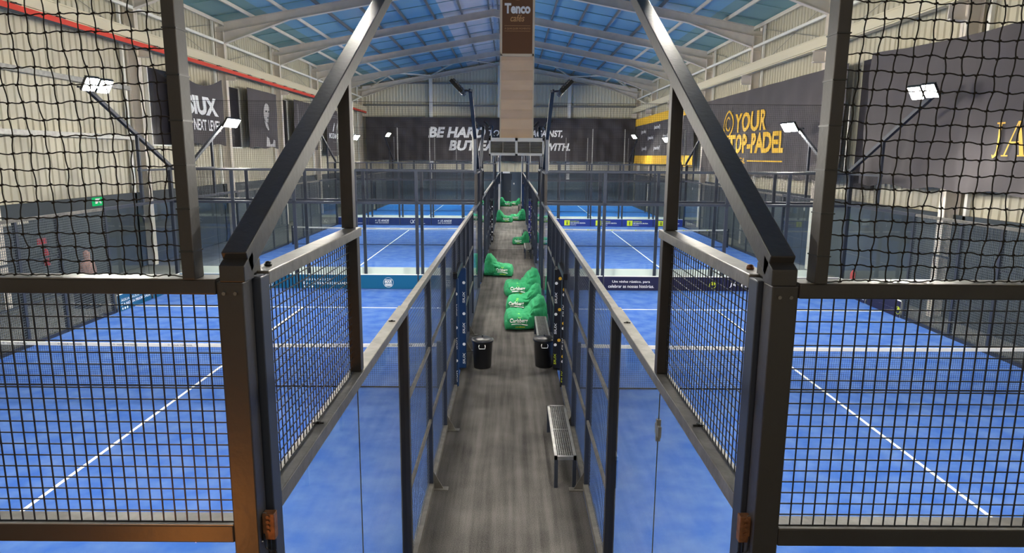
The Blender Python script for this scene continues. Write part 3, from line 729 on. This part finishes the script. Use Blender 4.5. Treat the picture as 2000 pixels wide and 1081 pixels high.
# ---- green bean bags
from mathutils import noise
def bag_mesh(m, seed):
    rnd = random.Random(seed); NX, NR = 64, 72; mb = MB(); mb.sm = True; o3 = Vector((seed*3.7, seed*1.3, 0))
    prof = [(-.5, .3, .36), (-.48, .66, .41), (-.42, .82, .43), (-.3, .84, .43), (-.2, .72, .43), (-.1, .56, .44), (0, .47, .45), (.12, .45, .46), (.25, .45, .46), (.38, .44, .45), (.48, .4, .43), (.53, .28, .39)]
    def at(u):
        x = u*(len(prof)-1); i = min(int(x), len(prof)-2); f = x-i; f = f*f*(3-2*f)*.5+f*.5
        return [prof[i][j]*(1-f)+prof[i+1][j]*f for j in range(3)]
    for i in range(NX+1):
        u = i/NX; x, h, w_ = at(u)
        for j in range(NR):
            t = 2*math.pi*j/NR; c, s_ = math.cos(t), math.sin(t)
            yy = math.copysign(abs(c)**.55, c)*w_; zz = h/2*(1+math.copysign(abs(s_)**.6, s_))
            bk = max(0, (h-.5)/.33); yy *= 1-.45*bk*max(0, zz/h-.35)
            p = Vector((x, yy, zz)); q = p+.12*noise.noise_vector(p*3+o3)
            f1 = 1-abs(noise.noise(Vector((q.x*4.2+q.z*3, q.y*2.4, q.z*5.5))+o3)); f2 = 1-abs(noise.noise(Vector((q.x*8, q.y*6, q.z*9+q.x*5))+o3*2))
            seat = math.exp(-((x+.05)/.22)**2)*(1 if zz > .2 else .3)       # creases gather in the seat
            wr = -.06*(f1**7)*(.55+.9*seat)-.028*(f2**6)*(.5+seat)+.03*noise.noise(p*2.2+o3)
            if zz > .03: yy += wr*c; zz += wr*(s_ if s_ > 0 else .1*s_); x2 = x+wr*.3
            else: x2 = x
            mb.v.append((m*x2, yy, max(0, zz)))
    for i in range(NX):
        for j in range(NR):
            a = i*NR; mb.f.append((a+j, a+(j+1) % NR, a+NR+(j+1) % NR, a+NR+j))
    for i, x in ((0, -.51), (NX, .54)):
        n = len(mb.v); h = at(i/NX)[1]; mb.v.append((m*(x), 0, h*.5))
        for j in range(NR): mb.f.append((n, i*NR+j, i*NR+(j+1) % NR) if i == 0 else (n, i*NR+(j+1) % NR, i*NR+j))
    return mb
bags = {}
def bag(x, y, z, m, rz, lab, seed, group='green bean bags in the corridor', sc=1.0):
    T = thing('bean_bag', lab, 'bean bag', (x, y, z), rz, group); T.scale = (sc, sc, sc)
    key = (m, seed % 3)
    if key not in bags:
        mb = bag_mesh(m, seed); me = mb.mesh('bag_body'); me.materials.append(M['green']); tree = BVHTree.FromPolygons(mb.v, mb.f)
        def onto(p):
            h = tree.ray_cast(Vector((p.x, -2, p.z)), Y); return Vector((p.x, (h[0].y if h[0] else -.45)-.008, p.z))
        parts = []
        x0 = -.04 if m > 0 else -.44
        tmp = []
        tmp.append(text('Carlsberg', 'print', None, (x0, 0, .2), X, Z, .44, .13, .022, .12, 'bag_lettering', onto))
        vs = [(x0+.04+.4*i/10, .155+.03*math.sin(math.pi*i/10*.9+.6)) for i in range(11)]
        V = [onto(Vector((a, 0, b))) for a, b in vs]+[onto(Vector((a, 0, b+.022))) for a, b in vs]
        me2 = bpy.data.meshes.new('bag_swoosh'); me2.from_pydata([tuple(v) for v in V], [], [(i, i+1, i+12, i+11) for i in range(10)]); tmp.append(link('bag_swoosh', me2, 'print'))
        tmp.append(text('DENMARK', 'lime', None, (x0+.14, 0, .09), X, Z, .24, .04, .01, 0, 'bag_lettering', onto))
        lf = [onto(Vector((x0+.24+.05*math.cos(a*.7), 0, .375+.035*math.sin(a*.7)))) for a in range(9)]
        me3 = bpy.data.meshes.new('bag_leaf'); me3.from_pydata([tuple(v) for v in lf], [], [tuple(range(9))]); tmp.append(link('bag_leaf', me3, 'palegreen'))
        seam = MB(); seam.path([tuple(onto(Vector((m*(-.46+.9*i/14), 0, .05+.26*max(0, .5-i/14)**2)))+Vector((0, .004, 0))) for i in range(15)], .007, 5); tmp.append(seam.build('bag_seam', 'green'))
        bags[key] = (me, [(o.name.split('.')[0], o.data) for o in tmp])
        for o in tmp: bpy.data.objects.remove(o)
    me, ps = bags[key]; b = link('bag_body', me, None, T)
    for n_, d_ in ps: link(n_, d_, None, b)
    return T
bag(-.43, 25.2, 0, 1, -.12, 'lone green bean bag against the left fence, facing the stacked three', 1)
bag(.44, 17.35, 0, -1, .08, 'front green bean bag of the three in a row on the right, by the bench', 2, sc=1.06)
bag(.44, 19.4, .0, -1, -.05, 'middle green bean bag of the three in a row on the right', 4)
bag(.42, 21.6, .0, -1, .15, 'rearmost green bean bag of the three in a row on the right', 5, sc=1.08)
bag(.54, 34.4, 0, -1, .1, 'small lone green bean bag lying flat between two benches on the right', 3, sc=.8)
bag(-.42, 46.0, 0, 1, -.15, 'distant green bean bag on the left, one of the facing pair', 1)
bag(.5, 47.2, 0, -1, .15, 'distant green bean bag on the right, one of the facing pair', 2)
bag(-.46, 60.5, 0, 1, 0, 'farthest green bean bag on the left, near the door', 3)
bag(.45, 61.8, 0, -1, 0, 'farthest green bean bag on the right, near the door', 4, sc=.85)

# ---------------------------------------------------------------- air duct with diffuser and hanging sign
T = thing('air_duct', 'beige banded vertical air duct with two grilles hanging over the corridor', 'air duct', (.145, 17, 0))
x0, x1 = -.4, .4
dk, d2 = MB(), MB(); nb = 34; z0 = 4.93; hb = .232
for i in range(nb):
    za = z0+i*hb; zb = min(za+hb-.012, 12.9)
    if za > 12.8: break
    (dk if i % 2 else d2).prism([(0, za), (-.006, za+.05), (-.009, (za+zb)/2), (-.006, zb-.05), (0, zb), (.7, zb), (.7, za)], 'x', x0, x1); dk.box((x0+.008, .012, zb), (x1-.008, .692, zb+.012))
dk.build('duct_shaft', 'duct', T); d2.build('duct_shaft', 'duct2', T)
MB().box((x0-.02, -.012, z0), (x0+.015, .02, 12.7)).box((x1-.015, -.012, z0), (x1+.02, .02, 12.7)).build('duct_edge', 'ductedge', T)
p = MB().box((-.68, -.14, 4.86), (.68, .8, 4.93)).box((-.68, -.14, 4.5), (.68, .8, 4.54)).box((-.68, -.14, 4.5), (-.64, .8, 4.93)).box((.64, -.14, 4.5), (.68, .8, 4.93)).box((-.03, -.14, 4.5), (.03, .8, 4.93)).box((-.68, .3, 4.5), (.68, .8, 4.9)).build('plenum', 'white', T)
for c in (-.335, .335):
    g = MB()
    for i in range(9): z = 4.575+i*.034; g.prism([(-.12, z), (-.085, z+.018), (-.085, z+.022), (-.12, z+.004)], 'x', c-.3, c+.3)
    g.box((c-.008, -.13, 4.54), (c+.008, -.12, 4.86)); g.build('grille', 'zinc', p)
    MB().box((c-.31, -.145, 4.54), (c+.31, -.135, 4.56)).box((c-.31, -.145, 4.84), (c+.31, -.135, 4.86)).build('grille_frame', 'white', p)
T = thing('hanging_sign', 'brown upright café sign fixed to the front of the beige air duct', 'sign', (.145, 16.95, 6.93))
MB().box((-.365, -.03, 0), (.365, .0, 3.2)).build('panel', 'brown', T)
MB().box((-.405, -.036, -.05), (-.365, .02, 3.2)).box((.365, -.036, -.05), (.405, .02, 3.2)).box((-.405, -.036, -.06), (.405, .02, 0)).build('sign_frame', 'ductedge', T)
text('Tenco', 'print', T, (-.31, -.034, .92), X, Z, .62, .24, .045, .0); text('cafés', 'tan', T, (-.17, -.034, .74), X, Z, .34, .16, .015, .25)
text('A QUALQUER MOMENTO', 'tan', T, (-.31, -.034, .555), X, Z, .62, .045, 0, 0)
ring(.2, .225, 'tan', T, (0, -.034, 1.45), X, Z, n=32); ring(0, .17, 'ductedge', T, (0, -.034, 1.45), X, Z, n=32)
for z in (.52, .64): box('rule', (-.31, -.034, z), (.31, -.031, z+.006), 'tan', T)

# ================================================================ BANNERS
def banner(name, lab, axis, pos, a0, a1, z0, z1, m, amp, seed, sagtop=0.0):
    """hanging cloth: axis 'x' runs along y at x=pos facing the hall, axis 'y' runs along x at y=pos"""
    rnd = random.Random(seed); ph = [rnd.uniform(0, 6.28) for _ in range(6)]; L_ = a1-a0; nu = max(12, int(L_*5)); nv = 18
    sg = (1 if pos < 0 else -1) if axis == 'x' else -1
    def fold(u, z):
        v = (z-z0)/(z1-z0)
        return sg*amp*(.5+.3*math.sin(u*2.3+ph[0]+v*1.5)+.35*math.sin(u*5.1+ph[1]-v*2.5)*(.3+.7*(1-v))+.25*math.sin((u+z*1.2)*3.1+ph[2])+.2*math.sin(u*9.7+ph[3]+v*3)*(1-v))
    T = thing(name, lab, 'banner', (pos, (a0+a1)/2, z0) if axis == 'x' else ((a0+a1)/2, pos, z0), 0, 'printed cloth banners on the hall walls')
    org = Vector(T.location); mb = MB(); mb.sm = True
    for off in (0, -.008*sg):
        for i in range(nu+1):
            for j in range(nv+1):
                u = a0+L_*i/nu; z = z0+(z1-z0)*j/nv; zz = z-(sagtop*math.sin(math.pi*i/nu)*(j/nv)**2)+.05*math.sin(u*2.7+ph[4])*(1-j/nv)
                q = Vector((pos+fold(u, z)+off, u, zz)) if axis == 'x' else Vector((u, pos+fold(u, z)+off, zz))
                mb.v.append(tuple(q-org))
    for b in (0, (nu+1)*(nv+1)):
        for i in range(nu):
            for j in range(nv): a = b+i*(nv+1)+j; mb.f.append((a, a+nv+1, a+nv+2, a+1))
    mb.build('cloth', m, T)
    def f2(p):      # lettering follows the cloth; p is given in world coordinates
        u = p.y if axis == 'x' else p.x; o = fold(u, p.z)+sg*.035
        return (Vector((pos+o, p.y, p.z)) if axis == 'x' else Vector((p.x, pos+o, p.z)))-org
    return T, f2
def fpoly(pts, m, T, f2, name='print_shape'):
    me = bpy.data.meshes.new(name); me.from_pydata([tuple(f2(Vector(p))) for p in pts], [], [tuple(range(len(pts)))]); return link(name, me, m, T)
# far end
T, f = banner('wall_banner', 'long charcoal banner with a white two-line slogan across the far end wall', 'y', YE-.5, -14.1, 12.05, 3.95, 8.1, 'endbanner', .24, 1)
for st, xa, xb, za, zb, bo in (('BE HARD', -8.05, -2.5, 6.18, 7.2, .045), ('TO PLAY', -2.2, .9, 6.35, 6.95, .02), ('AGAINST,', 1.9, 5.0, 6.2, 6.95, .035), ('BUT EASY', -6.1, .1, 4.95, 5.95, .045), ('TO PLAY', .4, 3.0, 5.0, 5.6, .02), ('WITH.', 3.35, 5.75, 5.0, 5.72, .035)):
    text(st, 'print', T, (xa, YE-.5, za), X, Z, xb-xa, zb-za, bo, .22, fold=f)
# left wall (facing +x, reads away from the camera)
XW = XL+.62
T, f = banner('wall_banner', 'dark banner with big white capitals nearest on the left wall', 'x', XW, 29.6, 34.45, 4.9, 8.1, 'banner', .04, 2, .5)
text('SIUX', 'print', T, (XW, 30.35, 6.25), Y, Z, 3.3, .85, .05, -.12, fold=f); text('THE NEXT LEVEL', 'print', T, (XW, 29.9, 5.55), Y, Z, 3.9, .5, .02, 0, fold=f)
T, f = banner('wall_banner', 'dark banner with a half-lit portrait on the left wall', 'x', XW, 37.6, 42.2, 4.85, 8.05, 'banner', .04, 3)
def el(cy, cz, ry, rz_, a0=0, a1=360, n=20): return [(XW, cy+ry*math.cos(math.radians(a0+(a1-a0)*i/n)), cz+rz_*math.sin(math.radians(a0+(a1-a0)*i/n))) for i in range(n+1)][:-1 if a1-a0 == 360 else None]
fpoly(el(40.35, 6.85, .52, .55), 'skinprint', T, f, 'portrait_face')
fpoly([(XW, 39.95, 6.4), (XW, 40.35, 6.25), (XW, 40.55, 5.9), (XW, 40.4, 5.85), (XW, 40.1, 6.1)], 'skinprint', T, f, 'portrait_neck')
for c in (40.2, 40.6): fpoly([(XW+.01, c-.12, 6.9), (XW+.01, c+.12, 6.9), (XW+.01, c+.1, 6.98), (XW+.01, c-.1, 6.98)], 'blackprint', T, lambda p, f=f: f(p)+X*.01, 'portrait_eye')
fpoly([(XW, 40.25, 6.55), (XW, 40.55, 6.55), (XW, 40.5, 6.6), (XW, 40.3, 6.6)], 'blackprint', T, lambda p, f=f: f(p)+X*.01, 'portrait_mouth')
fpoly([(XW, 40.4, 6.3), (XW, 41.0, 6.35), (XW, 41.0, 7.4), (XW, 40.7, 7.35), (XW, 40.72, 6.9), (XW, 40.55, 6.7)], 'banner', T, lambda p, f=f: f(p)+X*.008, 'portrait_shade')
fpoly([(XW, 40.0, 4.92), (XW, 41.5, 4.92), (XW, 41.5, 5.3), (XW, 41.25, 5.35), (XW, 41.1, 5.1), (XW, 40.6, 5.05), (XW, 40.45, 5.4), (XW, 40.15, 5.5)], 'skinprint', T, f, 'portrait_hands')
T, f = banner('wall_banner', 'dark banner with a pale upright stripe, third on the left wall', 'x', XW, 45.5, 50.6, 4.85, 8.05, 'banner', .07, 4)
fpoly([(XW, 46.0, 5.2), (XW, 46.2, 5.2), (XW, 46.2, 7.8), (XW, 46.0, 7.8)], 'greyprint', T, f); text('T', 'print', T, (XW, 48.0, 6.6), Y, Z, .7, .5, .03, 0, fold=f)
T, f = banner('wall_banner', 'dark banner with a white triangular emblem, farthest on the left wall', 'x', XW, 53.4, 58.6, 4.4, 8.0, 'banner', .03, 5)
text('MOZAMBTECH', 'print', T, (XW, 53.9, 5.75), Y, Z, 4.2, .42, .02, 0, fold=f)
for a in (0, 1.0): fpoly([(XW, 55+a, 6.3), (XW, 55.25+a, 6.3), (XW, 55.6+a, 6.8), (XW, 55.6+a, 7.0), (XW, 55.5+a, 7.0)], 'print', T, f)
fpoly([(XW, 56.75, 6.3), (XW, 57.0, 6.3), (XW, 57.0, 7.0), (XW, 56.75, 7.0)], 'print', T, f)
for z, a, b in ((7.55, 54.3, 57.6), (7.4, 54.8, 57.2), (5.45, 55, 57), (4.7, 54, 57.8)): fpoly([(XW, a, z), (XW, b, z), (XW, b, z+.06), (XW, a, z+.06)], 'greyprint', T, f)
# right wall (facing -x, reads towards the camera)
XV = XR-.62
T, f = banner('wall_banner', 'huge grey banner with gold serif capitals, nearest on the right wall', 'x', XV, 11.5, 23.3, 3.65, 7.95, 'banner', .1, 6, .25)
def serif_poly(pts): 
    for p in pts: fpoly([(XV, 17.0-a*1.0, 4.6+b) for a, b in p], 'gold', T, f, 'lettering')
serif_poly([[(.22, .12), (.3, .12), (.3, .75), (.22, .75)], [(.14, .75), (.38, .75), (.38, .79), (.14, .79)], [(.3, .12), (.22, .12), (.17, .02), (.1, -.02), (.04, .02), (.02, .0), (.08, -.08), (.18, -.06), (.26, 0)],
            [(.46, 0), (.5, 0), (.74, .8), (.7, .8)], [(.7, .8), (.78, .8), (1.04, 0), (.92, 0)], [(.56, .28), (.86, .28), (.86, .32), (.56, .32)], [(.4, 0), (.58, 0), (.58, -.03), (.4, -.03)], [(.84, 0), (1.12, 0), (1.12, -.03), (.84, -.03)]])
ringp = [(XV, 22.6+.55*math.cos(t*.3), 6.9+.45*math.sin(t*.3)) for t in range(21)]
T, f = banner('wall_banner', 'grey draped banner with large yellow two-line lettering on the right wall', 'x', XV, 24.9, 43.0, 3.6, 7.85, 'banner', .065, 7)
text('YOUR', 'yellow', T, (XV, 36.9, 5.78), -Y, Z, 4.7, 1.0, .03, 0, fold=f); text('TOP-PADEL', 'yellow', T, (XV, 37.6, 4.7), -Y, Z, 7.6, 1.0, .04, 0, fold=f)
text('PORTUGAL', 'yellow', T, (XV, 37.5, 4.2), -Y, Z, 2.7, .28, .0, 0, fold=f); fpoly([(XV, 34.5, 4.3), (XV, 30, 4.3), (XV, 30, 4.36), (XV, 34.5, 4.36)], 'yellow', T, f)
def fring(cy, cz, r0, r1, a0, a1, n=20):
    V = []
    for i in range(n+1):
        t = math.radians(a0+(a1-a0)*i/n)
        for r in (r0, r1): V.append(tuple(f(Vector((XV, cy-r*1.15*math.cos(t), cz+r*math.sin(t))))))
    me = bpy.data.meshes.new('emblem'); me.from_pydata(V, [], [(2*i, 2*i+1, 2*i+3, 2*i+2) for i in range(n)]); link('emblem', me, 'yellow', T)
fring(37.9, 6.3, .62, .74, 0, 360); fring(37.9, 6.3, .3, .4, 40, 330); fring(37.7, 5.2, .0, .14, 0, 360)
T, f = banner('wall_banner', 'black banner with yellow bands at top and bottom, far along the right wall', 'x', XV, 45.2, 66.3, 3.95, 7.95, 'endbanner', .06, 8)
for za, zb in ((7.35, 8.0), (3.85, 4.6)):
    V = []; nn = 60
    for i in range(nn+1):
        yy = 45.1+21.3*i/nn
        for z in (za, zb): V.append(tuple(f(Vector((XV, yy, z)))))
    me = bpy.data.meshes.new('yellow_band'); me.from_pydata(V, [], [(2*i, 2*i+1, 2*i+3, 2*i+2) for i in range(nn)]); link('yellow_band', me, 'yellow', T)
for yy, zz in ((62, 6.5), (56.5, 6.7), (58.8, 5.9), (61.5, 5.0), (56.3, 5.0), (53, 5.9), (50.5, 6.7), (50.5, 5.0)): text('(padel)', 'print', T, (XV, yy+1.2, zz), -Y, Z, 2.2, .4, .01, 0, fold=f)

# ================================================================ SMALL WALL THINGS
def ext(x, y, z, lab):
    T = thing('fire_extinguisher', lab, 'fire extinguisher', (x, y, z), 0, 'red fire extinguishers')
    b = MB().lathe([(.075, 0), (.085, .02), (.085, .42), (.06, .5), (.03, .53), (.03, .56)], n=20); b.sm = True; b.build('cylinder', 'redcan', T)
    MB().box((-.04, -.015, .56), (.06, .015, .6)).box((-.03, -.012, .62), (.09, .012, .64)).build('valve', 'black', T)
    MB().path([(.04, 0, .58), (.11, .0, .5), (.115, 0, .3), (.1, 0, .1)], .012, 6).build('hose', 'black', T)
    return T
ext(XL+.32, 21.0, .95, 'red fire extinguisher hung on the dark left wall')
ext(XR-.42, 23.6, .0, 'red fire extinguisher standing by the right wall behind the glass')
o = MB().box((0, -.2, 0), (.04, .2, .2)).build('hose_reel', 'redcan', None, .01, (XL+.2, 21.0, 1.62)); tag(o, 'red wall sign box above the extinguisher on the left wall', 'sign')
T = thing('exit_sign', 'green lit exit sign high on the dark left wall', 'exit sign', (XL+.2, 24.1, 2.62))
MB().box((0, -.3, 0), (.06, .3, .3)).build('sign_panel', 'exitg', T)
shape([(-.22, .08), (-.1, .08), (-.02, .16), (.1, .06), (.16, .1), (.02, .22), (.1, .26), (-.2, .26)], 'print', T, (.064, 0, 0), Y, Z, 'pictogram')
T = thing('exit_sign', 'small pale exit sign above the far corridor door', 'exit sign', (-.45, YE-.34, 2.78)); MB().box((-.35, 0, 0), (.35, .04, .18)).build('sign_panel', 'print', T)
T = thing('wall_box', 'small white switch box right of the far corridor door', 'switch box', (.3, YE-.26, 1.7)); MB().box((-.06, 0, 0), (.06, .06, .14)).build('cover', 'print', T); MB().box((-.02, -.015, .04), (.02, 0, .1)).build('switch', 'zinc', T)
g = MB().lathe([(.19, 0), (.21, .03), (.22, .35), (.2, .5), (.13, .58), (.085, .62), (.08, .66), (.1, .74), (.09, .83), (.03, .88)], n=26); g.sm = True
o = g.build('carved_stump', 'terracotta', None, 0, (-12.45, 19.5, .78)); tag(o, 'pinkish brown carved wooden stump on a cabinet behind the left outer fence', 'sculpture')
T = thing('low_cabinet', 'low dark cabinet under the carved stump by the left aisle', 'cabinet', (-12.45, 19.5, -.03)); MB().box((-.3, -.3, 0), (.3, .3, .81)).build('carcass', 'darkdoor', T, .01)
MB().box((.3, -.27, .05), (.315, .27, .76)).build('door', 'darkwall', T); MB().box((.315, .2, .4), (.33, .23, .5)).build('handle', 'zinc', T)
T = thing('red_pipe', 'red and grey pipes running up the left wall by the first column', 'pipe', (XL+.45, 18.3, 0))
MB().path([(0, 0, 0), (0, 0, 5.2), (0, -.5, 5.3)], .05, 8).build('red_tube', 'redcan', T); MB().path([(.0, .25, 0), (.0, .25, 8)], .09, 8).build('grey_tube', 'zinc', T)
for i, (z, ya, yb, lb) in enumerate(((6.85, 19.2, 26.6, 'upper'), (5.0, 19.2, 26.6, 'lower'))):
    o = MB().box((0, ya, z), (.1, yb, z+.16)).build('cable_tray', 'zinc', None, 0, (XL+.3, 0, 0)); tag(o, '%s grey cable tray between the first two columns of the left wall' % lb, 'cable tray', 'grey cable trays')
